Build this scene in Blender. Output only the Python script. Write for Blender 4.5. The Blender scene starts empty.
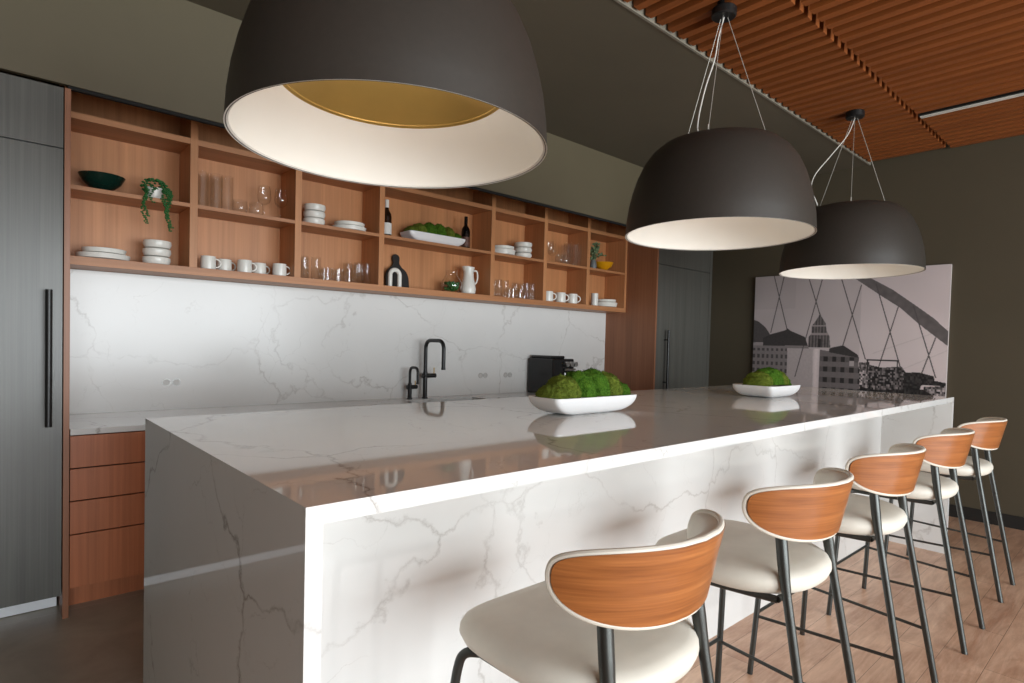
import bpy, bmesh, math, random
from mathutils import Vector, Matrix, noise
random.seed(7)
PI = math.pi
S = bpy.context.scene
COL = S.collection

# ------------------------------------------------------------------ helpers
def link(o):
    COL.objects.link(o); return o

def tag(o, label=None, cat=None, group=None, kind=None):
    if label: o['label'] = label
    if cat: o['category'] = cat
    if group: o['group'] = group
    if kind: o['kind'] = kind
    return o

def thing(name, label, cat, loc=(0, 0, 0), rz=0, group=None):
    o = bpy.data.objects.new(name, None); link(o)
    o.empty_display_size = .1
    o.location = loc; o.rotation_euler = (0, 0, rz)
    return tag(o, label, cat, group)

def copy_tree(o, parent=None):
    c = o.copy(); COL.objects.link(c)
    if parent: c.parent = parent
    for ch in list(o.children): copy_tree(ch, c)
    return c

def place(proto, used, loc, rz, label, group=None, scale=None):
    o = copy_tree(proto) if used else proto
    o.location = loc; o.rotation_euler = (0, 0, rz); o['label'] = label
    if group: o['group'] = group
    if scale: o.scale = scale
    return o

class MB:
    """collects shapes and becomes one mesh object"""
    def __init__(s): s.bm = bmesh.new(); s.mi = 0
    def _fin(s, faces):
        for f in faces: f.material_index = s.mi
    def box(s, x0, x1, y0, y1, z0, z1, bev=0, seg=2):
        r = bmesh.ops.create_cube(s.bm, size=1)
        vs = r['verts']
        for v in vs:
            v.co = Vector(((x0+x1)/2+v.co.x*(x1-x0), (y0+y1)/2+v.co.y*(y1-y0), (z0+z1)/2+v.co.z*(z1-z0)))
        fs = set(f for v in vs for f in v.link_faces)
        s._fin(fs)
        if bev > 0:
            es = set(e for v in vs for e in v.link_edges)
            rr = bmesh.ops.bevel(s.bm, geom=list(es), offset=bev, segments=seg, profile=.5, affect='EDGES')
            s._fin(rr['faces'])
        return s
    def tube(s, pts, r, n=14, closed=False, caps=True):
        pts = [Vector(p) for p in pts]
        rs = r if isinstance(r, (list, tuple)) else [r]*len(pts)
        N = len(pts); rings = []
        up = None
        for i, p in enumerate(pts):
            if closed: t = (pts[(i+1) % N]-pts[i-1])
            else: t = (pts[min(i+1, N-1)]-pts[max(i-1, 0)])
            t.normalize()
            if up is None:
                up = Vector((0, 0, 1)) if abs(t.z) < .9 else Vector((1, 0, 0))
            a = up-t*up.dot(t)
            if a.length < 1e-5: a = t.orthogonal()
            a.normalize(); b = t.cross(a); up = a
            rings.append([s.bm.verts.new(p+(a*math.cos(2*PI*k/n)+b*math.sin(2*PI*k/n))*rs[i]) for k in range(n)])
        rng = range(N) if closed else range(N-1)
        for i in rng:
            A, B = rings[i], rings[(i+1) % N]
            off = 0
            if closed and i == N-1:
                off = min(range(n), key=lambda o: (A[0].co-B[o].co).length)
            for k in range(n):
                f = s.bm.faces.new((A[k], A[(k+1) % n], B[(k+1+off) % n], B[(k+off) % n])); f.material_index = s.mi
        if caps and not closed:
            for R in (rings[0], rings[-1]):
                f = s.bm.faces.new(R); f.material_index = s.mi
        return s
    def lathe(s, prof, n=48, c=(0, 0), close=False, sx=1, sy=1):
        """prof: (r, z) list"""
        rings = []
        for r, z in prof:
            if r < 1e-6: rings.append([s.bm.verts.new((c[0], c[1], z))])
            else: rings.append([s.bm.verts.new((c[0]+sx*r*math.cos(2*PI*k/n), c[1]+sy*r*math.sin(2*PI*k/n), z)) for k in range(n)])
        R = list(zip(rings, rings[1:]))
        if close: R.append((rings[-1], rings[0]))
        for A, B in R:
            for k in range(n):
                q = []
                for v in (A[k % len(A)], A[(k+1) % len(A)], B[(k+1) % len(B)], B[k % len(B)]):
                    if v not in q: q.append(v)
                if len(q) > 2:
                    f = s.bm.faces.new(q); f.material_index = s.mi
        return s
    def prism(s, poly, a0, a1, axis='y'):
        """poly of 2D points extruded along an axis"""
        def P(p, t):
            return {'y': (p[0], t, p[1]), 'x': (t, p[0], p[1]), 'z': (p[0], p[1], t)}[axis]
        A = [s.bm.verts.new(P(p, a0)) for p in poly]; B = [s.bm.verts.new(P(p, a1)) for p in poly]
        n = len(poly); fs = [s.bm.faces.new(A), s.bm.faces.new(B[::-1])]
        for i in range(n): fs.append(s.bm.faces.new((A[i], B[i], B[(i+1) % n], A[(i+1) % n])))
        s._fin(fs); return s
    def rings(s, rings, cap0=True, cap1=True):
        V = [[s.bm.verts.new(p) for p in R] for R in rings]
        for A, B in zip(V, V[1:]):
            n = len(A)
            for k in range(n):
                f = s.bm.faces.new((A[k], A[(k+1) % n], B[(k+1) % n], B[k])); f.material_index = s.mi
        if cap0: s.bm.faces.new(V[0][::-1]).material_index = s.mi
        if cap1: s.bm.faces.new(V[-1]).material_index = s.mi
        return s
    def ico(s, c, r, sub=2, sc=(1, 1, 1)):
        q = bmesh.ops.create_icosphere(s.bm, subdivisions=sub, radius=r)
        for v in q['verts']:
            v.co = Vector((c[0]+v.co.x*sc[0], c[1]+v.co.y*sc[1], c[2]+v.co.z*sc[2]))
        s._fin(set(f for v in q['verts'] for f in v.link_faces)); return s
    def build(s, name, mat, parent=None, smooth=False, loc=None, angle=35):
        bmesh.ops.recalc_face_normals(s.bm, faces=s.bm.faces)
        me = bpy.data.meshes.new(name); s.bm.to_mesh(me); s.bm.free()
        for m in (mat if isinstance(mat, (list, tuple)) else [mat]): me.materials.append(m)
        if smooth:
            for p in me.polygons: p.use_smooth = True
            if angle < 180:
                try: me.set_sharp_from_angle(angle=math.radians(angle))
                except Exception: pass
        o = bpy.data.objects.new(name, me); link(o)
        if parent: o.parent = parent
        if loc: o.location = loc
        return o

def arc(cx, cz, r, a0, a1, n=8):
    return [(cx+r*math.cos(math.radians(a0+(a1-a0)*i/n)), cz+r*math.sin(math.radians(a0+(a1-a0)*i/n))) for i in range(n+1)]

# ------------------------------------------------------------------ materials
def newmat(name):
    m = bpy.data.materials.new(name); m.use_nodes = True
    nt = m.node_tree; b = nt.nodes['Principled BSDF']
    return m, nt, b
def lin(r, g, b):
    f = lambda c: (c/255/12.92) if c/255 <= .04045 else ((c/255+.055)/1.055)**2.4
    return (f(r), f(g), f(b), 1)
def N(nt, t, **k):
    n = nt.nodes.new(t)
    for a, v in k.items(): setattr(n, a, v)
    return n
def coords(nt, scale=(1, 1, 1), rot=(0, 0, 0), kind='Object'):
    tc = N(nt, 'ShaderNodeTexCoord'); mp = N(nt, 'ShaderNodeMapping')
    mp.inputs['Scale'].default_value = scale; mp.inputs['Rotation'].default_value = rot
    nt.links.new(tc.outputs[kind], mp.inputs['Vector']); return mp.outputs['Vector']
def noise_tex(nt, vec, scale, detail=4, rough=.5, dist=0):
    n = N(nt, 'ShaderNodeTexNoise'); n.inputs['Scale'].default_value = scale
    n.inputs['Detail'].default_value = detail; n.inputs['Roughness'].default_value = rough
    n.inputs['Distortion'].default_value = dist
    if vec: nt.links.new(vec, n.inputs['Vector'])
    return n.outputs['Fac']
def ramp(nt, fac, stops):
    r = N(nt, 'ShaderNodeValToRGB'); e = r.color_ramp.elements
    while len(e) < len(stops): e.new(.5)
    for i, (p, c) in enumerate(stops): e[i].position = p; e[i].color = c
    nt.links.new(fac, r.inputs['Fac']); return r.outputs['Color']
def mix(nt, fac, a, b, mode='MIX'):
    m = N(nt, 'ShaderNodeMix', data_type='RGBA', blend_type=mode)
    if isinstance(fac, float): m.inputs[0].default_value = fac
    else: nt.links.new(fac, m.inputs[0])
    for v, i in ((a, 6), (b, 7)):
        if isinstance(v, tuple): m.inputs[i].default_value = v
        else: nt.links.new(v, m.inputs[i])
    return m.outputs[2]
def bump(nt, bs, h, strength=.2, dist=.002):
    n = N(nt, 'ShaderNodeBump'); n.inputs['Strength'].default_value = strength; n.inputs['Distance'].default_value = dist
    nt.links.new(h, n.inputs['Height']); nt.links.new(n.outputs['Normal'], bs.inputs['Normal'])

def plain(name, col, rough=.5, metal=0, spec=.5, var=.06, nscale=8, bmp=0, coat=0):
    m, nt, b = newmat(name)
    b.inputs['Roughness'].default_value = rough; b.inputs['Metallic'].default_value = metal
    b.inputs['Specular IOR Level'].default_value = spec
    b.inputs['Coat Weight'].default_value = coat
    v = coords(nt)
    f = noise_tex(nt, v, nscale, 4)
    c0 = tuple(min(1, c*(1-var)) for c in col[:3])+(1,); c1 = tuple(min(1, c*(1+var)) for c in col[:3])+(1,)
    nt.links.new(ramp(nt, f, [(.3, c0), (.7, c1)]), b.inputs['Base Color'])
    if bmp: bump(nt, b, noise_tex(nt, v, nscale*25, 3), bmp)
    return m

def grained(name, dark, light, axis='z', rough=.4, fine=60, spec=.5, coat=0, wav=0.0, stretch=1.0, bmp=.05):
    """wood with its grain along one axis"""
    m, nt, b = newmat(name)
    b.inputs['Roughness'].default_value = rough; b.inputs['Specular IOR Level'].default_value = spec
    b.inputs['Coat Weight'].default_value = coat; b.inputs['Coat Roughness'].default_value = .25
    sc = {'x': (stretch, fine, fine), 'y': (fine, stretch, fine), 'z': (fine, fine, stretch)}[axis]
    v = coords(nt, sc)
    f1 = noise_tex(nt, v, 1.0, 6, .6, wav)
    sc2 = tuple(q/6 if q > 2 else q*.6 for q in sc)
    f2 = noise_tex(nt, coords(nt, sc2), 1.0, 3, .5, wav*1.5)
    c1 = ramp(nt, f1, [(.3, dark), (.7, light)])
    mid = tuple((a+b_)/2 for a, b_ in zip(dark, light))
    c2 = ramp(nt, f2, [(.35, tuple(c*.8 for c in mid[:3])+(1,)), (.65, tuple(min(1, c*1.2) for c in mid[:3])+(1,))])
    nt.links.new(mix(nt, .45, c1, c2), b.inputs['Base Color'])
    bump(nt, b, f1, bmp, .001)
    return m

def quartz(name, seed=0.0, amt=.62, base=(.76, .755, .735, 1), vein=(.28, .25, .22, 1), rough=.04):
    m, nt, b = newmat(name)
    b.inputs['Roughness'].default_value = rough; b.inputs['Specular IOR Level'].default_value = .5
    tc = N(nt, 'ShaderNodeTexCoord'); mp = N(nt, 'ShaderNodeMapping'); mp.inputs['Location'].default_value = (seed, seed*1.7, seed*.6)
    mp.inputs['Rotation'].default_value = (.5, .6, .45)
    nt.links.new(tc.outputs['Object'], mp.inputs['Vector']); v = mp.outputs['Vector']
    # warp: slow bends plus a little jitter
    def warp(scale, detail, rough, amt, src):
        nz = N(nt, 'ShaderNodeTexNoise'); nz.inputs['Scale'].default_value = scale; nz.inputs['Detail'].default_value = detail; nz.inputs['Roughness'].default_value = rough
        nt.links.new(v, nz.inputs['Vector'])
        sub = N(nt, 'ShaderNodeVectorMath', operation='SUBTRACT'); sub.inputs[1].default_value = (.5, .5, .5); nt.links.new(nz.outputs['Color'], sub.inputs[0])
        scl = N(nt, 'ShaderNodeVectorMath', operation='SCALE'); scl.inputs['Scale'].default_value = amt; nt.links.new(sub.outputs[0], scl.inputs[0])
        add = N(nt, 'ShaderNodeVectorMath', operation='ADD'); nt.links.new(src, add.inputs[0]); nt.links.new(scl.outputs[0], add.inputs[1]); return add.outputs[0]
    wv = warp(11.0, 5, .65, .10, warp(1.5, 4, .55, .55, v))
    def veins(scale, w0, w1):
        vo = N(nt, 'ShaderNodeTexVoronoi', feature='DISTANCE_TO_EDGE'); vo.inputs['Scale'].default_value = scale
        nt.links.new(wv, vo.inputs['Vector'])
        return ramp(nt, vo.outputs['Distance'], [(0, (1, 1, 1, 1)), (w0, (.6, .6, .6, 1)), (w1, (0, 0, 0, 1))])
    a = veins(1.25, .0035, .012); c = veins(3.1, .003, .009)
    k1 = ramp(nt, noise_tex(nt, v, 1.9, 6, .7), [(.40, (.06, .06, .06, 1)), (.60, (1, 1, 1, 1))])
    k2 = ramp(nt, noise_tex(nt, v, 2.6, 6, .7), [(.47, (0, 0, 0, 1)), (.64, (.6, .6, .6, 1))])
    va = mix(nt, 1.0, a, k1, 'MULTIPLY'); vc = mix(nt, 1.0, c, k2, 'MULTIPLY')
    vv = mix(nt, 1.0, va, vc, 'ADD')
    cloud = ramp(nt, noise_tex(nt, v, 1.1, 4, .55), [(.35, tuple(q*.93 for q in base[:3])+(1,)), (.7, base)])
    bw = N(nt, 'ShaderNodeRGBToBW'); nt.links.new(vv, bw.inputs[0])
    ml = N(nt, 'ShaderNodeMath', operation='MULTIPLY', use_clamp=True); ml.inputs[1].default_value = amt; nt.links.new(bw.outputs[0], ml.inputs[0])
    nt.links.new(mix(nt, ml.outputs[0], cloud, vein), b.inputs['Base Color'])
    return m

M = {}
M['quartz'] = quartz('quartz', 3.1, amt=.8)
M['quartz_panel'] = quartz('quartz_panel', 8.3, amt=.42)
M['quartz_splash'] = quartz('quartz_splash', 14.9, amt=.45, rough=.24)
M['walnut'] = grained('walnut_veneer', lin(172, 114, 72), lin(206, 146, 98), 'z', .45, 55)
M['walnut_panel'] = grained('walnut_end_panel', lin(128, 82, 56), lin(164, 110, 78), 'z', .42, 55)
M['walnut_x'] = grained('walnut_veneer_edge', lin(160, 106, 68), lin(194, 136, 92), 'x', .45, 55)
M['drawerwood'] = grained('walnut_drawer', lin(158, 90, 56), lin(198, 122, 80), 'z', .38, 60)
M['greylam'] = grained('grey_laminate', lin(70, 69, 64), lin(100, 99, 93), 'z', .34, 110, spec=.6, bmp=.03)
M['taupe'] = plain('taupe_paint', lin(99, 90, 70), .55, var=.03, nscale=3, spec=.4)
M['taupe_shaded'] = plain('taupe_paint_shaded', lin(80, 72, 57), .55, var=.03, nscale=3, spec=.4)  # same taupe paint, darkened so the end wall's shade sits in its colour
M['ceil'] = plain('dark_taupe_ceiling', lin(96, 88, 72), .7, var=.03, nscale=3)
M['plenum'] = plain('black_plenum', lin(24, 20, 16), .9)
M['trim'] = plain('light_trim', lin(136, 130, 116), .6)
M['black'] = plain('black_metal', lin(26, 26, 26), .38, spec=.5, var=.1, nscale=30)
M['blackgap'] = plain('shadow_gap_black', lin(16, 15, 14), .8)
M['basebd'] = plain('black_baseboard', lin(34, 33, 31), .5)
M['shade'] = plain('charcoal_shade', lin(54, 50, 45), .48, var=.06, nscale=60, spec=.5, bmp=.05)
M['shadewhite'] = plain('shade_white_inside', lin(232, 228, 220), .6, var=.01)
M['gold'] = plain('brushed_gold', lin(214, 176, 98), .3, metal=.7, var=.04)
M['steel'] = plain('steel', lin(190, 190, 188), .28, metal=1, var=.03)
M['wire'] = plain('wire_steel', lin(190, 186, 176), .4, metal=.3, var=.03)
M['cord'] = plain('white_cord', lin(226, 224, 216), .5, var=.03)
M['toe'] = plain('white_toe_kick', lin(246, 248, 252), .3, var=.01)
M['ceramic'] = plain('white_ceramic', lin(232, 230, 222), .25, var=.02)
M['dish'] = plain('white_glazed_dish', lin(240, 240, 240), .3, var=.01)
M['fabric'] = plain('greige_leather', lin(224, 219, 206), .5, var=.04, nscale=14, bmp=.12)
M['pipe'] = plain('cream_piping', lin(226, 220, 206), .5, var=.03, nscale=20)
M['legm'] = plain('gunmetal_leg', lin(74, 76, 74), .36, metal=.75, var=.08, nscale=20)
M['green'] = plain('dark_green_glaze', lin(16, 44, 36), .18, var=.1)
M['yellow'] = plain('yellow_glaze', lin(226, 160, 22), .3, var=.05)
M['leaf'] = plain('trailing_leaf', lin(44, 104, 50), .5, var=.35, nscale=60)
M['leaf2'] = plain('sage_leaf', lin(120, 142, 104), .6, var=.3, nscale=60)
M['bottlebrown'] = plain('dark_brown_bottle_glass', lin(38, 24, 14), .08, var=.1)
M['bottleblack'] = plain('black_bottle_glass', lin(14, 12, 12), .08, var=.1)
M['label'] = plain('white_paper_label', lin(228, 226, 220), .6, var=.02)
M['label2'] = plain('dark_wine_label', lin(96, 62, 50), .5, var=.5, nscale=70)
M['capsule'] = plain('white_capsule', lin(232, 228, 220), .4)
M['board'] = plain('black_stained_board', lin(34, 33, 32), .5, var=.15, nscale=25)
M['sink'] = plain('sink_steel', lin(120, 120, 118), .35, metal=.9)
M['plastic'] = plain('black_gloss_plastic', lin(28, 28, 28), .14, var=.05)
M['outlet'] = plain('pale_outlet_plastic', lin(196, 194, 190), .4)
M['canvas'] = plain('canvas_edge', lin(196, 188, 184), .7)
M['lamp'] = plain('lamp_diffuser', lin(214, 214, 206), .5)

def glassmat(name):
    m, nt, b = newmat(name); nt.nodes.remove(b)
    out = nt.nodes['Material Output']
    tr = N(nt, 'ShaderNodeBsdfTransparent'); tr.inputs[0].default_value = (.99, .993, .99, 1)
    gl = N(nt, 'ShaderNodeBsdfGlossy'); gl.inputs['Roughness'].default_value = .008
    lw = N(nt, 'ShaderNodeLayerWeight'); lw.inputs[0].default_value = .5
    pw = N(nt, 'ShaderNodeMath', operation='POWER'); pw.inputs[1].default_value = 4.0; nt.links.new(lw.outputs['Facing'], pw.inputs[0])
    mp = N(nt, 'ShaderNodeMath', operation='MULTIPLY_ADD', use_clamp=True); mp.inputs[1].default_value = .85; mp.inputs[2].default_value = .05
    nt.links.new(pw.outputs[0], mp.inputs[0])
    mx = N(nt, 'ShaderNodeMixShader'); nt.links.new(mp.outputs[0], mx.inputs[0]); nt.links.new(tr.outputs[0], mx.inputs[1]); nt.links.new(gl.outputs[0], mx.inputs[2])
    nt.links.new(mx.outputs[0], out.inputs[0]); return m
M['glass'] = glassmat('clear_glass')

def slatmat():
    m = grained('cedar_slat', lin(120, 62, 24), lin(158, 90, 40), 'y', .55, 40)
    return m
M['slat'] = slatmat()

def chairwood():
    m, nt, b = newmat('teak_veneer')
    b.inputs['Roughness'].default_value = .3; b.inputs['Coat Weight'].default_value = .5; b.inputs['Coat Roughness'].default_value = .28
    v = coords(nt, (1.6, 1.6, 34), (0, .16, 0)); f1 = noise_tex(nt, v, 1.0, 5, .6, .35)
    v2 = coords(nt, (4, 4, 190), (0, .16, 0)); f2 = noise_tex(nt, v2, 1.0, 3, .6, .2)
    c1 = ramp(nt, f1, [(.3, lin(112, 58, 24)), (.46, lin(158, 92, 44)), (.56, lin(172, 104, 52)), (.72, lin(196, 126, 70))])
    c2 = ramp(nt, f2, [(.3, lin(120, 66, 30)), (.7, lin(190, 120, 64))])
    nt.links.new(mix(nt, .4, c1, c2), b.inputs['Base Color'])
    return m
M['teak'] = chairwood()

def planks():
    m, nt, b = newmat('wood_plank_floor')
    b.inputs['Roughness'].default_value = .33; b.inputs['Specular IOR Level'].default_value = .5
    v = coords(nt)
    br = N(nt, 'ShaderNodeTexBrick'); nt.links.new(v, br.inputs['Vector'])
    br.offset = .37; br.offset_frequency = 2
    br.inputs['Color1'].default_value = (0, 0, 0, 1); br.inputs['Color2'].default_value = (1, 1, 1, 1); br.inputs['Mortar'].default_value = (.5, .5, .5, 1)
    br.inputs['Scale'].default_value = 1; br.inputs['Mortar Size'].default_value = .0009; br.inputs['Brick Width'].default_value = 1.25; br.inputs['Row Height'].default_value = .165
    tone = ramp(nt, br.outputs['Color'], [(0, lin(176, 132, 106)), (.5, lin(214, 172, 142)), (1, lin(238, 202, 172))])
    g = noise_tex(nt, coords(nt, (2.0, 22, 22)), 1, 8, .7, 1.6)
    gc = ramp(nt, g, [(.3, lin(148, 104, 80)), (.48, lin(190, 144, 114)), (.7, lin(246, 214, 188))])
    blot = ramp(nt, noise_tex(nt, coords(nt, (1.4, 4.5, 4.5)), 1.3, 6, .65, 1.2), [(.36, lin(158, 114, 90)), (.62, lin(240, 206, 178))])
    c = mix(nt, .5, tone, gc); c = mix(nt, .38, c, blot)
    c = mix(nt, br.outputs['Fac'], c, lin(110, 78, 60))
    nt.links.new(c, b.inputs['Base Color']); bump(nt, b, g, .1, .001)
    return m
M['planks'] = planks()

def tiles():
    m, nt, b = newmat('dark_stone_tile')
    b.inputs['Roughness'].default_value = .33
    v = coords(nt)
    br = N(nt, 'ShaderNodeTexBrick'); nt.links.new(v, br.inputs['Vector']); br.offset = 0
    br.inputs['Scale'].default_value = 1; br.inputs['Mortar Size'].default_value = .003; br.inputs['Brick Width'].default_value = 1.2; br.inputs['Row Height'].default_value = .9
    br.inputs['Color1'].default_value = lin(182, 174, 158); br.inputs['Color2'].default_value = lin(188, 180, 164); br.inputs['Mortar'].default_value = lin(118, 112, 104)
    f = noise_tex(nt, v, 3.5, 8, .65, .5)
    cl = ramp(nt, f, [(.3, lin(158, 149, 134)), (.7, lin(204, 197, 182))])
    c = mix(nt, .6, br.outputs['Color'], cl)
    nt.links.new(mix(nt, br.outputs['Fac'], c, lin(196, 188, 176)), b.inputs['Base Color'])
    bump(nt, b, f, .05, .001)
    return m
M['tiles'] = tiles()

def mossmat(name, d, l, y):
    m, nt, b = newmat(name); b.inputs['Roughness'].default_value = .95; b.inputs['Specular IOR Level'].default_value = .15
    v = coords(nt)
    f = noise_tex(nt, v, 1.6, 4, .65); g = noise_tex(nt, v, 16, 4, .7)
    c1 = ramp(nt, f, [(.3, d), (.5, l), (.72, y)])
    c2 = ramp(nt, g, [(.36, tuple(q*.3 for q in l[:3])+(1,)), (.64, tuple(min(1, q*1.5) for q in y[:3])+(1,))])
    nt.links.new(mix(nt, .5, c1, c2), b.inputs['Base Color'])
    bump(nt, b, g, .9, .012)
    return m
M['moss'] = mossmat('green_moss', lin(30, 78, 24), lin(66, 118, 34), lin(108, 146, 46))
M['moss2'] = mossmat('olive_moss', lin(62, 78, 26), lin(98, 120, 40), lin(140, 154, 62))

# ------------------------------------------------------------------ setting
XW = 6.16; YB = 4.17; YF = 3.506; CZ = 3.137
XL = -3.6; YW = -4.6
def struct(name, mb, mat, label=None, **k):
    o = mb.build(name, mat, **k); o['kind'] = 'structure'; return o

struct('floor', MB().box(XL, XW+.1, 1.9, YB+.2, -.1, 0), M['tiles'])
struct('floor_planks', MB().box(XL, XW+.1, YW, 1.9, -.1, 0), M['planks'])
struct('wall_back', MB().box(XL, XW, YB, YB+.15, 0, 3.4), M['taupe'])
struct('wall_right', MB().box(XW, XW+.15, YW, YB+.15, 0, 3.4), M['taupe_shaded'])
struct('wall_left', MB().box(XL-.15, XL, YW, YB+.15, 0, 3.4), M['taupe'])
struct('wall_bulkhead', MB().box(XL, XW, YF, YF+.03, 2.547, CZ), M['taupe'])
struct('trim_shadow_gap', MB().box(.285, 5.08, YF+.006, YF+.028, 2.531, 2.5465), M['blackgap'])
struct('ceiling', MB().box(XL, XW, 1.945, YB, CZ, CZ+.12), M['ceil'])
struct('ceiling_plenum', MB().box(XL, XW, YW, 1.945, CZ+.16, CZ+.26), M['plenum'])
struct('trim_ceiling', MB().box(XL, XW, 1.93, 1.945, CZ-.004, CZ+.16), M['trim'])
struct('baseboard_right', MB().box(XW-.014, XW, YW, YF, 0, .103, .002), M['basebd'])
# window wall behind the camera
WIN = [(-2.1, .85), (.95, 2.9), (3.0, 4.95)]
WZ0, WZ1 = .06, 2.65
w = MB()
w.box(XL, XW, YW-.2, YW, 0, WZ0); w.box(XL, XW, YW-.2, YW, WZ1, 3.4)
xs = [XL]+[q for p in WIN for q in p]+[XW]
for i in range(0, len(xs), 2): w.box(xs[i], xs[i+1], YW-.2, YW, WZ0, WZ1)
struct('wall_front', w, M['taupe'])
for i, (a, b_) in enumerate(WIN):
    f = MB()
    for (x0, x1, z0, z1) in ((a, b_, WZ0, WZ0+.05), (a, b_, WZ1-.05, WZ1), (a, a+.05, WZ0+.05, WZ1-.05), (b_-.05, b_, WZ0+.05, WZ1-.05), ((a+b_)/2-.02, (a+b_)/2+.02, WZ0+.05, WZ1-.05)):
        f.box(x0, x1, YW-.12, YW-.06, z0, z1)
    struct('window_%d' % (i+1), f, M['black'])

# ------------------------------------------------------------------ slatted ceiling
def slat_panel(y0, y1, x0, xoff, label, name='slatted_ceiling_panel'):
    t = thing(name, label, 'ceiling panel', (0, 0, 0), 0, 'slatted wooden ceiling panels')
    s = MB(); x = x0+xoff
    while x < XW-.03:
        if not (y0 == -.95 and abs(x-5.15) < .08): s.box(x-.025, x+.025, y0, y1, CZ, CZ+.085)
        x += .1035
    s.build('slats', M['slat'], t)
    c = MB()
    yy = y0+.25
    while yy < y1-.1:
        c.box(x0, XW-.02, yy-.015, yy+.015, CZ+.088, CZ+.125); yy += .55
    c.build('cross_bar', M['black'], t)
    return t
X0S = XW-.02-.1035*85
slat_panel(1.335, 1.915, X0S, 0, 'short run of orange cedar ceiling slats above the pendant lamps, beside the taupe ceiling')
slat_panel(-.95, 1.305, X0S, .05, 'wide run of orange cedar ceiling slats that carries the linear light')
slat_panel(-3.3, -.98, X0S, 0, 'run of orange cedar ceiling slats nearest the window wall')
t = thing('linear_light', 'slim recessed linear light with black edge running along the cedar slats', 'ceiling light', (5.15, 0, CZ))
MB().box(-.03, .03, -.94, 1.30, -.004, .07).box(-.05, -.0301, -.94, 1.30, -.006, .075).build('housing', M['black'], t)
MB().box(-.022, .022, -.93, 1.295, -.010, -.005).build('diffuser', M['lamp'], t)

# ------------------------------------------------------------------ tall cabinets, left and right
t = thing('tall_cabinet', 'tall grey wood-grain cabinet left of the open shelves, with long black handle', 'cabinet', (0, 0, 0), 0, 'tall grey cabinets')
MB().box(-1.1, .268, YF+.022, YB-.004, .115, 2.528).build('carcass', M['greylam'], t)
d = MB().box(-.62, .268, YF, YF+.02, .115, 2.242, .001).build('door', M['greylam'], t)
h = MB().tube([(.214, YF-.045, .938), (.214, YF-.045, 1.577)], .0135, 18)
for z in (1.02, 1.49): h.tube([(.214, YF-.045, z), (.214, YF+.002, z)], .007, 10)
h.build('handle', M['black'], d, smooth=True)
MB().box(-.62, .268, YF, YF+.02, 2.248, 2.528, .001).build('upper_door', M['greylam'], t)
d = MB().box(-1.1, -.624, YF, YF+.02, .115, 2.242, .001).build('door', M['greylam'], t)
MB().box(-1.1, -.624, YF, YF+.02, 2.248, 2.528, .001).build('upper_door', M['greylam'], t)
tk = MB().box(-1.1, .262, 3.686, 3.70, .004, .128); tk.build('toe_kick', M['toe'], t)

t = thing('wooden_end_panel', 'narrow walnut end panel standing between grey cabinet and open shelves', 'panel')
MB().box(.272, .296, YF-.002, YB-.001, 0, 2.53, .0008).build('panel', M['walnut_panel'], t)

t = thing('tall_cabinet', 'tall dark grey cabinet right of the shelves in the far corner', 'cabinet', (0, 0, 0), 0, 'tall grey cabinets')
MB().box(5.104, XW-.004, YF+.022, YB-.004, .115, 2.528).build('carcass', M['greylam'], t)
d = MB().box(5.106, 6.10, YF, YF+.02, .115, 2.23, .001).build('door', M['greylam'], t)
h = MB().tube([(5.25, YF-.05, .92), (5.25, YF-.05, 1.56)], .0135, 18)
for z in (1.02, 1.46): h.tube([(5.25, YF-.05, z), (5.25, YF+.002, z)], .007, 10)
h.build('handle', M['black'], d, smooth=True)
MB().box(5.106, 6.10, YF, YF+.02, 2.236, 2.528, .001).build('upper_door', M['greylam'], t)
MB().box(6.104, XW-.002, YF, YF+.02, .115, 2.528).build('filler_strip', M['greylam'], t)
MB().box(5.11, XW-.004, 3.686, 3.70, .004, .128).build('toe_kick', M['toe'], t)
t = thing('wooden_end_panel', 'full-height walnut end panel right of the open shelves, beside dark grey cabinet', 'panel')
MB().box(5.08, 5.102, YF-.002, YB-.001, 0, 2.53, .0008).build('panel', M['walnut_panel'], t)

# ------------------------------------------------------------------ back counter and base cabinets
def drawer_unit(x0, x1, label):
    t = thing('drawer_cabinet', label, 'cabinet', (0, 0, 0), 0, 'base cabinets under the back counter')
    MB().box(x0, x1, YF+.045, YB-.004, .131, .885).build('carcass', M['blackgap'], t)
    zs = [(.722, .878), (.562, .716), (.398, .556), (.133, .392)]
    for z0, z1 in zs:
        d = MB().box(x0+.003, x1-.003, YF+.022, YF+.042, z0, z1, .001).build('drawer_front', M['drawerwood'], t)
        MB().box(x1-.30, x1-.10, YF+.012, YF+.021, z1-.006, z1-.001).build('edge_pull', M['black'], d)
    MB().box(x0, x1, 3.66, 3.675, 0, .13).build('toe_kick', M['drawerwood'], t)
    return t
drawer_unit(.298, .98, 'walnut four-drawer base cabinet left of the island end, beside grey tall cabinet')
for i, (a, b_) in enumerate(((.985, 1.80), (1.805, 2.28), (3.22, 4.15), (4.155, 5.075))):
    drawer_unit(a, b_, 'walnut drawer base cabinet hidden behind the island under the back counter')
t = thing('sink_cabinet', 'walnut sink base cabinet hidden behind the island below the faucets', 'cabinet')
MB().box(2.29, 3.21, YF+.045, YB-.004, .131, .60).build('carcass', M['blackgap'], t)
for a, b_ in ((2.29, 2.748), (2.752, 3.21)): MB().box(a, b_, YF+.022, YF+.042, .135, .878, .001).build('door', M['drawerwood'], t)
MB().box(2.29, 3.21, 3.66, 3.675, 0, .13).build('toe_kick', M['drawerwood'], t)

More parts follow.
